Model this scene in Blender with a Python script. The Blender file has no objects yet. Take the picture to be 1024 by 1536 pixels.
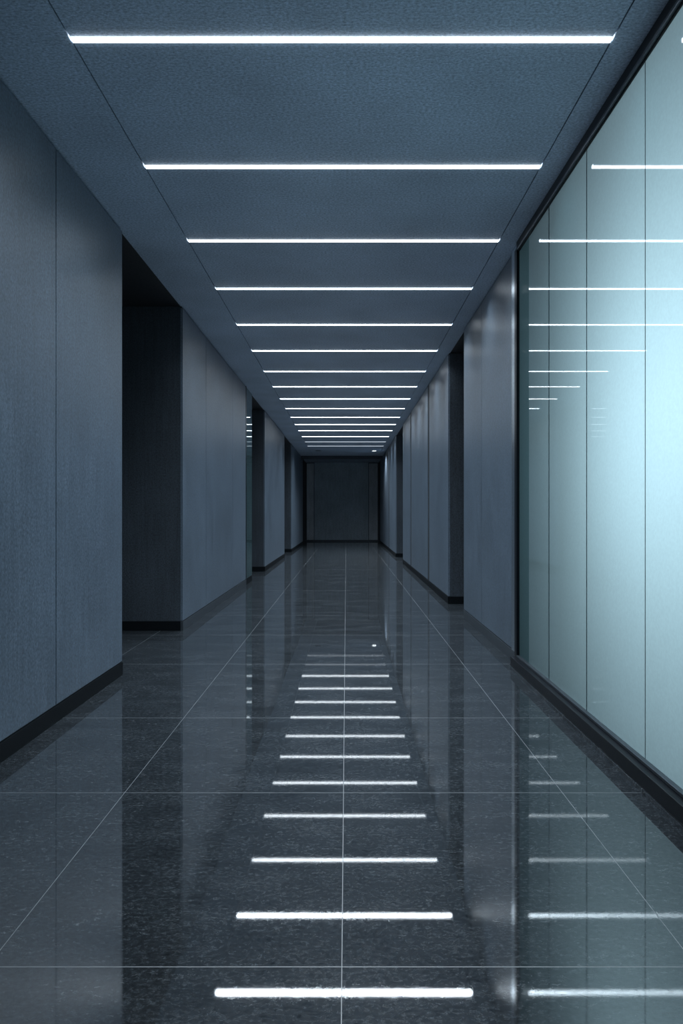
import bpy, bmesh, math, random
random.seed(4)
S = bpy.context.scene
C = S.collection

# ------------------------------------------------------------------ dimensions (metres)
CAM_Z = 1.056                 # eye height
CEIL = 2.90                   # ceiling height
XL, XR = -1.46, 1.18          # faces of the corridor walls
Y0, YB = -1.5, 24.6           # open near end, back wall
BH = 0.09                     # base board height
OUT = 4.2                     # how far the side passages run off

# ------------------------------------------------------------------ helpers
def bx(bm, x0, x1, y0, y1, z0, z1, mi=0):
    v = [bm.verts.new(p) for p in ((x0,y0,z0),(x1,y0,z0),(x1,y1,z0),(x0,y1,z0),
                                   (x0,y0,z1),(x1,y0,z1),(x1,y1,z1),(x0,y1,z1))]
    fs = []
    for q in ((3,2,1,0),(4,5,6,7),(0,1,5,4),(1,2,6,5),(2,3,7,6),(3,0,4,7)):
        f = bm.faces.new([v[i] for i in q]); f.material_index = mi; fs.append(f)
    return v, fs

def obj(name, bm, mats, parent=None, bevel=0.0):
    if bevel:
        bmesh.ops.bevel(bm, geom=list(bm.edges), offset=bevel, segments=2, affect='EDGES', profile=0.5)
    bmesh.ops.recalc_face_normals(bm, faces=list(bm.faces))
    me = bpy.data.meshes.new(name); bm.to_mesh(me); bm.free()
    for m in (mats if isinstance(mats, (list, tuple)) else [mats]):
        me.materials.append(m)
    o = bpy.data.objects.new(name, me); C.objects.link(o)
    if parent: o.parent = parent
    return o

def box(name, dims, mat, parent=None, bevel=0.0):
    bm = bmesh.new(); bx(bm, *dims)
    return obj(name, bm, mat, parent, bevel)

def struct(o):
    o['kind'] = 'structure'
    return o

def tag(o, label, cat, group=None):
    o['label'] = label; o['category'] = cat
    if group: o['group'] = group
    return o

def empty(name, loc):
    o = bpy.data.objects.new(name, None); o.location = loc; C.objects.link(o)
    return o

# ------------------------------------------------------------------ materials
class N:
    def __init__(self, name):
        self.m = bpy.data.materials.new(name); self.m.use_nodes = True
        self.t = self.m.node_tree
        self.t.nodes.clear()
        self.out = self.t.nodes.new('ShaderNodeOutputMaterial')
    def n(self, typ, **kw):
        x = self.t.nodes.new('ShaderNode' + typ)
        for k, v in kw.items():
            if k.startswith('i_'):
                x.inputs[k[2:].replace('_', ' ')].default_value = v
            else:
                setattr(x, k, v)
        return x
    def l(self, a, b): self.t.links.new(a, b)
    def coords(self, scale):
        g = self.n('NewGeometry'); mp = self.n('Mapping'); mp.inputs['Scale'].default_value = scale
        self.l(g.outputs['Position'], mp.inputs['Vector'])
        return mp.outputs['Vector']
    def noise(self, vec, scale, detail=4, rough=0.6):
        x = self.n('TexNoise'); x.inputs['Scale'].default_value = scale
        x.inputs['Detail'].default_value = detail; x.inputs['Roughness'].default_value = rough
        self.l(vec, x.inputs['Vector'])
        return x.outputs['Fac']
    def ramp(self, fac, stops):
        r = self.n('ValToRGB'); e = r.color_ramp.elements
        while len(e) < len(stops): e.new(0.5)
        for k, (p, c) in enumerate(stops):
            e[k].position = p; e[k].color = (*c, 1) if len(c) == 3 else c
        self.l(fac, r.inputs['Fac'])
        return r.outputs['Color']
    def math(self, op, a, b=None, c=None):
        x = self.n('Math', operation=op)
        for i, v in enumerate((a, b, c)):
            if v is None: continue
            if hasattr(v, 'is_output'): self.l(v, x.inputs[i])
            else: x.inputs[i].default_value = v
        return x.outputs[0]
    def mix(self, f, a, b):
        x = self.n('Mix', data_type='RGBA')
        for i, v in ((0, f), (6, a), (7, b)):
            if hasattr(v, 'is_output'): self.l(v, x.inputs[i])
            elif i == 0: x.inputs[i].default_value = v
            else: x.inputs[i].default_value = (*v, 1)
        return x.outputs[2]

def cladding(name, col, rough=0.34, streak=True, vertical=True, spec=0.5):
    """woven, faintly brushed wall board: fine speckle plus drawn streaks"""
    n = N(name)
    fine = n.noise(n.coords((1, 1, 0.6) if vertical else (0.6, 1, 1)), 120, 5, 0.75)
    st = n.noise(n.coords((60, 60, 2.2) if vertical else (3, 60, 60)), 1.0, 4, 0.6)
    big = n.noise(n.coords((1, 1, 1)), 1.6, 3, 0.55)
    a = n.ramp(fine, [(0.30, tuple(c*0.42 for c in col)), (0.70, tuple(min(1, c*1.66) for c in col))])
    b = n.ramp(st, [(0.25, (0.78 if vertical else 0.92,)*3), (0.75, (1.2 if vertical else 1.07,)*3)])
    g = n.ramp(big, [(0.3, (0.86,)*3), (0.7, (1.12,)*3)])
    def mul(x, y):
        m = n.n('Mix', data_type='RGBA', blend_type='MULTIPLY'); m.inputs[0].default_value = 1
        n.l(x, m.inputs[6]); n.l(y, m.inputs[7]); return m.outputs[2]
    colr = mul(mul(a, b), g) if streak else mul(a, g)
    p = n.n('BsdfPrincipled'); n.l(colr, p.inputs['Base Color'])
    rr = n.n('MapRange'); rr.inputs[3].default_value = rough*0.8; rr.inputs[4].default_value = rough*1.25
    n.l(st, rr.inputs[0]); n.l(rr.outputs[0], p.inputs['Roughness'])
    p.inputs['Specular IOR Level'].default_value = spec
    bp = n.n('Bump'); bp.inputs['Strength'].default_value = 0.18; bp.inputs['Distance'].default_value = 0.002
    n.l(fine, bp.inputs['Height']); n.l(bp.outputs[0], p.inputs['Normal'])
    n.l(p.outputs[0], n.out.inputs[0])
    return n.m

def plain(name, col, rough=0.4, metal=0.0, spec=0.5):
    n = N(name); p = n.n('BsdfPrincipled')
    f = n.noise(n.coords((1, 1, 1)), 60, 3, 0.6)
    n.l(n.ramp(f, [(0.3, tuple(c*0.85 for c in col)), (0.7, tuple(min(1, c*1.15) for c in col))]), p.inputs['Base Color'])
    p.inputs['Roughness'].default_value = rough; p.inputs['Metallic'].default_value = metal
    p.inputs['Specular IOR Level'].default_value = spec
    n.l(p.outputs[0], n.out.inputs[0]); return n.m

def lamp_mat(name, col, strength):
    n = N(name); e = n.n('Emission'); e.inputs[0].default_value = (*col, 1); e.inputs[1].default_value = strength
    n.l(e.outputs[0], n.out.inputs[0]); return n.m

M_wall = cladding('slate_wall_board', (0.080, 0.110, 0.146), 0.40, spec=0.85)
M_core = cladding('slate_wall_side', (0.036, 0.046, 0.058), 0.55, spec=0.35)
M_pil = cladding('pale_grey_board', (0.40, 0.47, 0.53), 0.6)
M_far = cladding('grey_plaster_board', (0.30, 0.39, 0.46), 0.6)
M_ceil = cladding('slate_ceiling_board', (0.29, 0.37, 0.47), 0.55, vertical=False)
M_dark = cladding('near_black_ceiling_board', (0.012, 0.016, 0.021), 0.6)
M_gap = plain('dark_shadow_gap', (0.006, 0.008, 0.010), 0.7)
M_base = plain('black_base_board', (0.004, 0.006, 0.008), 0.5, 0.0, 0.12)
M_base2 = plain('dark_grey_metal_base', (0.07, 0.085, 0.10), 0.32, 0.5)
M_frame = plain('black_metal_frame', (0.005, 0.007, 0.010), 0.35, 0.0, 0.25)
M_rail = plain('grey_metal_bead', (0.10, 0.12, 0.14), 0.35, 0.8)
M_chrome = plain('polished_steel', (0.62, 0.70, 0.76), 0.30, 1.0)
M_strip = lamp_mat('white_light_strip', (0.84, 0.93, 1.0), 9)
M_strip_dim = lamp_mat('dim_light_strip', (0.80, 0.90, 1.0), 1.4)
M_down = lamp_mat('downlight_glow', (0.85, 0.94, 1.0), 7)
M_off = plain('unlit_downlight_lens', (0.10, 0.12, 0.14), 0.3)

def stone_mat(name):
    n = N(name)
    p = n.n('BsdfPrincipled')
    g = n.n('NewGeometry'); sep = n.n('SeparateXYZ'); n.l(g.outputs['Position'], sep.inputs[0])
    X, Y = sep.outputs[0], sep.outputs[1]
    # joints of the large tiles: across X every 0.825 m, along Y where the courses lie
    f = n.math('FRACT', n.math('DIVIDE', n.math('ADD', X, 0.01 + 0.825*10.5), 0.825))
    j = n.math('COMPARE', f, 0.5, 0.0013)
    ys = [-0.6, 0.5, 1.55, 2.514, 3.43, 4.65] + [4.65 + 1.1*k for k in range(1, 19)]
    for y in ys:
        j = n.math('MAXIMUM', j, n.math('COMPARE', Y, y, 0.0013))
    spk = n.noise(n.coords((1, 1.4, 1)), 60, 8, 0.85)
    cloud = n.noise(n.coords((1, 2.2, 1)), 3.2, 6, 0.62)
    fleck = n.noise(n.coords((1, 2.6, 1)), 30, 8, 0.8)
    vein = n.noise(n.coords((1.0, 1.5, 1)), 2.3, 8, 0.72)
    vv = n.math('ABSOLUTE', n.math('SUBTRACT', vein, 0.5))
    base = n.ramp(cloud, [(0.32, (0.006, 0.008, 0.010)), (0.62, (0.017, 0.021, 0.025)), (0.85, (0.040, 0.047, 0.055))])
    sp = n.ramp(spk, [(0.47, (0, 0, 0)), (0.72, (0.075, 0.088, 0.10))])
    fl = n.ramp(fleck, [(0.56, (0, 0, 0)), (0.85, (0.12, 0.13, 0.14))])
    def add(a, b):
        m = n.n('Mix', data_type='RGBA', blend_type='ADD'); m.inputs[0].default_value = 1
        n.l(a, m.inputs[6]); n.l(b, m.inputs[7]); return m.outputs[2]
    col = add(add(base, sp), fl)
    vr = n.ramp(vv, [(0.0, (0.16, 0.17, 0.18)), (0.010, (0, 0, 0))])
    vmask = n.ramp(fleck, [(0.50, (0, 0, 0)), (0.62, (1, 1, 1))])
    vm = n.n('Mix', data_type='RGBA', blend_type='MULTIPLY'); vm.inputs[0].default_value = 1
    n.l(vr, vm.inputs[6]); n.l(vmask, vm.inputs[7])
    col = add(col, vm.outputs[2])
    col = n.mix(j, col, (0.11, 0.125, 0.14))
    n.l(col, p.inputs['Base Color'])
    r = n.n('MapRange'); r.inputs[1].default_value = 0.35; r.inputs[2].default_value = 0.75
    r.inputs[3].default_value = 0.006; r.inputs[4].default_value = 0.035
    n.l(spk, r.inputs[0])
    rj = n.math('ADD', r.outputs[0], n.math('MULTIPLY', j, 0.5))
    n.l(rj, p.inputs['Roughness'])
    p.inputs['IOR'].default_value = 2.8
    bp = n.n('Bump'); bp.inputs['Strength'].default_value = 0.02; bp.inputs['Distance'].default_value = 0.0004
    n.l(spk, bp.inputs['Height']); n.l(bp.outputs[0], p.inputs['Normal'])
    # open, unpolished grains scattered through the polish
    q = n.n('BsdfPrincipled'); q.inputs['IOR'].default_value = 1.7; q.inputs['Roughness'].default_value = 0.32
    n.l(n.mix(j, n.ramp(spk, [(0.35, (0.010, 0.013, 0.016)), (0.72, (0.10, 0.118, 0.135))]), (0.11, 0.125, 0.14)), q.inputs['Base Color'])
    gr = n.noise(n.coords((1, 2.0, 1)), 55, 10, 0.9)
    gm = n.ramp(gr, [(0.42, (0.0,)*3), (0.70, (0.72,)*3)])
    cl = n.ramp(cloud, [(0.30, (0.35,)*3), (0.70, (1.0,)*3)])
    fac = n.math('MULTIPLY', gm, cl)
    ms = n.n('MixShader'); n.l(fac, ms.inputs[0]); n.l(p.outputs[0], ms.inputs[1]); n.l(q.outputs[0], ms.inputs[2])
    n.l(ms.outputs[0], n.out.inputs[0])
    return n.m
M_stone = stone_mat('polished_dark_stone')

def frosted(name, tint, diff, refl=1.5, rough=0.015, trans=0.8):
    """etched glass: scatters the light of the room behind, polished towards the corridor"""
    n = N(name)
    tr = n.n('BsdfTranslucent'); tr.inputs[0].default_value = (*tint, 1)
    df = n.n('BsdfDiffuse'); df.inputs[0].default_value = (*diff, 1)
    fine = n.noise(n.coords((1, 1, 1)), 90, 3, 0.6)
    n.l(n.ramp(fine, [(0.3, tuple(c*0.95 for c in tint)), (0.7, tuple(min(1, c*1.05) for c in tint))]), tr.inputs[0])
    m1 = n.n('MixShader'); m1.inputs[0].default_value = trans
    n.l(df.outputs[0], m1.inputs[1]); n.l(tr.outputs[0], m1.inputs[2])
    gl = n.n('BsdfGlossy'); gl.inputs['Roughness'].default_value = rough; gl.inputs[0].default_value = (0.92, 0.98, 1, 1)
    fr = n.n('Fresnel'); fr.inputs[0].default_value = refl
    m2 = n.n('MixShader'); n.l(fr.outputs[0], m2.inputs[0]); n.l(m1.outputs[0], m2.inputs[1]); n.l(gl.outputs[0], m2.inputs[2])
    n.l(m2.outputs[0], n.out.inputs[0])
    return n.m
M_glass = frosted('frosted_teal_glass', (0.70, 0.885, 0.96), (0.07, 0.16, 0.18))
M_glass_edge = frosted('deep_teal_glass', (0.28, 0.46, 0.52), (0.04, 0.07, 0.08), 1.02, 0.2)
nc = N('clear_glass_back'); tb = nc.n('BsdfTransparent'); tb.inputs[0].default_value = (0.93, 0.99, 0.99, 1)
nc.l(tb.outputs[0], nc.out.inputs[0]); M_clear = nc.m
M_tealpane = frosted('small_teal_glass', (0.25, 0.42, 0.46), (0.07, 0.12, 0.13), 1.9, 0.03, 0.3)

# ------------------------------------------------------------------ floor
o = box('floor', (-OUT, OUT, Y0, YB + 0.4, -0.12, 0.0), M_stone); struct(o)

# ------------------------------------------------------------------ ceiling: boards with the light slots between them
JL, JR = -1.072, 1.036            # the two long joints
LY = [2.597, 3.553, 4.52, 5.488, 6.539, 7.588, 8.698, 9.757, 10.80, 11.80, 12.88, 13.92, 14.99, 16.15, 17.35, 18.44]
SLOT = 0.013                      # half width of a slot
ceil = struct(box('ceiling', (-OUT, OUT, Y0, YB + 0.4, CEIL + 0.03, CEIL + 0.2), M_gap))
edges = [Y0] + LY + [YB]
for k in range(len(edges) - 1):
    a = edges[k] + (SLOT if k else 0); b = edges[k+1] - (SLOT if k < len(edges) - 2 else 0)
    box('ceiling_board', (JL + 0.003, JR - 0.003, a, b, CEIL, CEIL + 0.035), M_ceil, ceil)
box('side_board', (XL - 0.02, JL - 0.003, Y0, YB, CEIL, CEIL + 0.035), M_ceil, ceil)
box('side_board', (JR + 0.003, XR + 0.02, Y0, YB, CEIL, CEIL + 0.035), M_ceil, ceil)
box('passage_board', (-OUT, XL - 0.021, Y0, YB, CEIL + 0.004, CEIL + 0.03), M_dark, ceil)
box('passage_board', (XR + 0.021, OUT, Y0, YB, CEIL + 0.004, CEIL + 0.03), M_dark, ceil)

words = ['first', 'second', 'third', 'fourth', 'fifth', 'sixth', 'seventh', 'eighth', 'ninth', 'tenth',
         'eleventh', 'twelfth', 'thirteenth', 'fourteenth', 'fifteenth', 'sixteenth']
bm = bmesh.new(); bx(bm, JL + 0.004, JR - 0.004, -0.0125, 0.0125, -0.005, 0.0305)
strip0 = obj('linear_light', bm, M_strip, bevel=0.001)
for k, y in enumerate(LY):
    s = strip0 if k == 0 else strip0.copy()
    if k: C.objects.link(s)
    s.location = (0, y, CEIL)
    if True:                     # the lamp's own optic: a downward fan of light
        al = bpy.data.lights.new('strip_lamp', 'AREA'); al.shape = 'RECTANGLE'
        al.size = JR - JL - 0.01; al.size_y = 0.02; al.energy = 20.0 if k < 12 else 27.0; al.color = (0.78, 0.90, 1.0); al.spread = math.radians(126)
        ao = bpy.data.objects.new('strip_lamp', al); C.objects.link(ao); ao.location = ((JL + JR)/2, y, CEIL - 0.0055)
    if k >= 14:
        if k == 14:
            dimmesh = strip0.data.copy(); dimmesh.materials.clear(); dimmesh.materials.append(M_strip_dim)
        s.data = dimmesh
    if k == 0: lab = 'long white light strip across the ceiling at the very top, nearest of the row'
    elif k == 15: lab = 'dim short-looking light strip farthest down the ceiling, last before the two downlights'
    elif k == 14: lab = 'dim light strip on the ceiling, second from the far end of the row'
    else: lab = 'bright white light strip across the ceiling, %s counted from the near end' % words[k]
    tag(s, lab, 'ceiling light', 'light strips across the corridor ceiling')

def downlight(x, y, lens, label):
    t = empty('downlight', (x, y, CEIL))
    bm = bmesh.new()
    n_ = 32; prof = [(0.062, -0.001), (0.085, -0.001), (0.088, -0.006), (0.084, -0.012), (0.066, -0.012), (0.062, -0.008)]
    rings = [[bm.verts.new((r*math.cos(2*math.pi*i/n_), r*math.sin(2*math.pi*i/n_), z)) for i in range(n_)] for r, z in prof]
    for a in range(len(rings)):
        A, B = rings[a], rings[(a+1) % len(rings)]
        for i in range(n_): bm.faces.new((A[i], A[(i+1) % n_], B[(i+1) % n_], B[i]))
    obj('trim_ring', bm, M_rail, t)
    bm = bmesh.new(); bmesh.ops.create_cone(bm, cap_ends=True, segments=32, radius1=0.062, radius2=0.058, depth=0.008)
    bmesh.ops.translate(bm, verts=bm.verts, vec=(0, 0, -0.006))
    obj('lens', bm, lens, t)
    tag(t, label, 'ceiling light')
downlight(0.83, 19.8, M_down, 'small round lit downlight at the far right end of the ceiling')
downlight(-0.83, 19.8, M_off, 'small round unlit downlight at the far left end of the ceiling')

dl = bpy.data.lights.new('downlight_lamp', 'SPOT'); dl.energy = 130; dl.spot_size = math.radians(150); dl.spot_blend = 0.8
dl.shadow_soft_size = 0.05; dl.color = (0.85, 0.93, 1.0)
do = bpy.data.objects.new('downlight_lamp', dl); C.objects.link(do); do.location = (0.83, 19.8, CEIL - 0.03)

# ------------------------------------------------------------------ walls
def wall_block(side, y0, y1, joints, gap=0.008, base=None, near=False, name=None):
    """solid block between two side passages, faced with boards towards the corridor"""
    sx = -1 if side == 'left' else 1
    X = XL if sx < 0 else XR
    c0 = X + sx*0.02
    xa, xb = sorted((c0, sx*OUT))
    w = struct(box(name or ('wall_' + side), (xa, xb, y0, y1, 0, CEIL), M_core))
    ed = [y0] + list(joints) + [y1]
    for a, b in zip(ed[:-1], ed[1:]):
        g = gap/2
        xa, xb = sorted((X, c0))
        box('wall_panel', (xa, xb, a + (g if a != y0 else 0), b - (g if b != y1 else 0), BH, CEIL - 0.014), M_wall, w)
    xa, xb = sorted((X + sx*0.012, c0 - sx*0.0002)); box('shadow_gap', (xa, xb, y0, y1, CEIL - 0.0138, CEIL - 0.0002), M_gap, w)
    for q in joints:
        xa, xb = sorted((X + sx*0.006, c0 - sx*0.0005))
        box('joint_gap', (xa, xb, q - gap/2 + 0.0003, q + gap/2 - 0.0003, BH, CEIL - 0.0145), M_gap, w)
    m = base or M_base
    # base board along the corridor face and on both returns
    bm = bmesh.new()
    xa, xb = sorted((X - sx*0.004, X + sx*0.019))
    bx(bm, xa, xb, y0 - 0.004, y1 + 0.004, 0, BH - 0.008)
    bb = struct(obj('baseboard_' + side, bm, m, bevel=0.001))
    xa, xb = sorted((X + sx*0.0195, sx*(OUT - 0.01)))
    if not near:
        bm = bmesh.new(); bx(bm, xa, xb, y0 - 0.006, y0 - 0.0005, 0, BH - 0.004)
        struct(obj('baseboard_' + side, bm, M_base, None))
    bm = bmesh.new()
    xa, xb = sorted((X + sx*0.004, X + sx*0.0195)); bx(bm, xa, xb, y0 + 0.002, y1 - 0.002, BH - 0.0075, BH - 0.0005)
    obj('shadow_gap', bm, M_gap, bb)
    return w

DL = lambda px: 1000*abs(XL)/(519 - px)
DR = lambda px: 1000*XR/(px - 519)

wall_block('left', Y0, DL(183), [0.35, 1.36, 2.36, DL(84)], near=True)
w = wall_block('left', DL(274), DL(368.5), [DL(309), DL(349)], base=M_base2)
wall_block('left', DL(397), DL(426.5), [])
wall_block('left', DL(437), DL(454), [DL(446)])
wall_block('right', DR(695), DR(769) if False else DR(769), []) if False else None
# right wall: the block between the glass and the first passage
wall_block('right', DR(769.5), DR(695.5), [DR(722)], base=M_base2)
wall_block('right', DR(672), DR(604), [DR(642.5), DR(616)], gap=0.17)
wall_block('right', DR(593.5), DR(570), [DR(583)], gap=0.30)
# passage ends
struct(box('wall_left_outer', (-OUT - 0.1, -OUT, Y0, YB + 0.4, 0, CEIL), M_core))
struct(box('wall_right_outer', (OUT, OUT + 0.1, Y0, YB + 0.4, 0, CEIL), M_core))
# back wall with side panels and a header
wb = struct(box('wall_back', (-OUT, OUT, YB, YB + 0.4, 0, CEIL), M_core))
box('wall_panel', (XL + 0.01, -1.19, YB - 0.06, YB, 0.05, CEIL - 0.03), M_pil, wb)
box('wall_panel', (0.84, XR - 0.02, YB - 0.06, YB, 0.05, CEIL - 0.03), M_pil, wb)
box('wall_panel', (-1.17, 0.82, YB - 0.03, YB, 0.05, CEIL), M_far, wb)
bb = struct(box('baseboard_back', (XL, XR, YB - 0.07, YB - 0.0605, 0, 0.055), M_base2))
struct(box('trim_1', (XL, XR, 21.6, 21.75, CEIL - 0.10, CEIL), M_core))

# ------------------------------------------------------------------ small teal glass panel at the end of the second left wall
ya, yb_ = DL(368.5) + 0.004, DL(378)
t = empty('glass_panel', (XL, (ya + yb_)/2, 0))
def rel(b, t=t):
    return (b[0]-t.location.x, b[1]-t.location.x, b[2]-t.location.y, b[3]-t.location.y, b[4], b[5])
box('pane', rel((XL - 0.018, XL - 0.004, ya + 0.05, yb_ - 0.001, BH, CEIL - 0.002)), M_tealpane, t)
box('post', rel((XL - 0.03, XL + 0.004, ya, ya + 0.048, 0, CEIL - 0.002)), M_frame, t, 0.002)
box('sill', rel((XL - 0.03, XL - 0.001, ya + 0.05, yb_, 0, BH - 0.001)), M_base, t, 0.002)
box('back_panel', rel((XL - 0.5, XL - 0.02, ya, yb_, 0, CEIL - 0.002)), M_core, t)
tag(t, 'narrow teal glass panel with mirrored light strips at the end of the long left wall', 'glass panel')

# ------------------------------------------------------------------ the glass partition on the right
GX = 1.172                         # polished face of the glass
YE = 4.545                         # black end post
t = empty('glass_partition', (GX, 1.5, 0))
rl = lambda *b: (b[0]-GX, b[1]-GX, b[2]-1.5, b[3]-1.5, b[4], b[5])
GT = CEIL - 0.075                  # glass top
GB = 0.092
yj = [DR(793), DR(823.5), DR(880), DR(967.5)]
yj = [y*GX/XR for y in yj]
yj += [yj[-1] - 0.64*k for k in range(1, 6)]
def pane(ya, yb, mat, nm='pane'):
    bm = bmesh.new()
    v, fs = bx(bm, 0.0, 0.012, ya - 1.5, yb - 1.5, GB, GT, 1)
    for f in fs:
        if all(abs(q.co.x) < 1e-6 for q in f.verts): f.material_index = 0
    return obj(nm, bm, [mat, M_clear], t)
pn = pane(yj[0] + 0.0002, YE - 0.035, M_glass_edge, 'edge_pane'); pn['label'] = 'narrow darker teal pane'
for a, b in zip(yj[:-1], yj[1:]):
    pane(b + 0.002, a - (0.002 if a != yj[0] else 0), M_glass)
for y in yj[1:-1]:
    box('glass_joint', rl(GX + 0.003, GX + 0.012, y - 0.0019, y + 0.0019, GB, GT), M_frame, t)
YN = yj[-1]
box('top_rail', rl(GX - 0.012, GX + 0.06, YN, YE, GT + 0.022, CEIL), M_frame, t, 0.002)
box('glazing_bead', rl(GX - 0.018, GX + 0.02, YN, YE - 0.035, GT + 0.006, GT + 0.021), M_rail, t, 0.002)
box('glazing_gasket', rl(GX - 0.006, GX + 0.02, YN, YE - 0.035, GT - 0.002, GT + 0.006), M_frame, t)
box('bottom_rail', rl(1.118, GX + 0.06, YN, YE, 0.016, 0.078), M_frame, t, 0.002)
box('stone_edge', rl(1.112, GX + 0.06, YN, YE, 0.0, 0.016), M_stone, t, 0.001)
box('sill_bead', rl(GX - 0.022, GX + 0.02, YN, YE - 0.035, 0.0785, GB), M_rail, t, 0.002)
box('end_post', rl(GX - 0.02, GX + 0.06, YE - 0.035, YE + 0.022, 0.0785, GT + 0.0215), M_frame, t, 0.002)
j = box('end_jamb', rl(GX - 0.004, GX + 0.06, YE + 0.0225, DR(769.5) - 0.002, BH, CEIL - 0.002), M_chrome, t, 0.002)
j['label'] = 'polished steel jamb'
box('jamb_foot', rl(GX - 0.006, GX + 0.06, YE + 0.0225, DR(769.5) - 0.002, 0, BH), M_base2, t, 0.002)
tag(t, 'tall backlit frosted teal glass partition with black rails along the right side of the corridor', 'glass partition')

# the room behind the glass: its own far wall and its lamp
struct(box('wall_room', (1.25, OUT, Y0 - 0.1, Y0, 0, CEIL), M_core))
ld = bpy.data.lights.new('room_lamp', 'AREA'); ld.shape = 'RECTANGLE'; ld.size = 0.7; ld.size_y = 1.0
ld.energy = 28; ld.color = (0.82, 0.94, 1.0)
lo = bpy.data.objects.new('room_lamp', ld); C.objects.link(lo)
lo.location = (2.42, 2.40, 1.45); lo.rotation_euler = (0, math.radians(90), 0)   # faces -X

# ------------------------------------------------------------------ world: faint night blue that enters at the near end
w = bpy.data.worlds.new('night'); S.world = w; w.use_nodes = True
w.node_tree.nodes['Background'].inputs[0].default_value = (0.45, 0.65, 1.0, 1)
w.node_tree.nodes['Background'].inputs[1].default_value = 0.005

# ------------------------------------------------------------------ camera
cd = bpy.data.cameras.new('camera'); co = bpy.data.objects.new('camera', cd); C.objects.link(co)
co.location = (0, 0, CAM_Z); co.rotation_euler = (math.radians(90), 0, 0)
cd.sensor_fit = 'VERTICAL'; cd.sensor_height = 36; cd.lens = 36*1000/1536
cd.shift_x = -7/1536; cd.shift_y = 1/1536
cd.clip_start = 0.05
S.camera = co

S.view_settings.view_transform = 'Standard'; S.view_settings.look = 'None'
S.view_settings.gamma = 1; S.view_settings.use_curve_mapping = False
S.view_settings.exposure = 0.0
S.cycles.sample_clamp_indirect = 6
S.cycles.max_bounces = 10; S.cycles.diffuse_bounces = 5
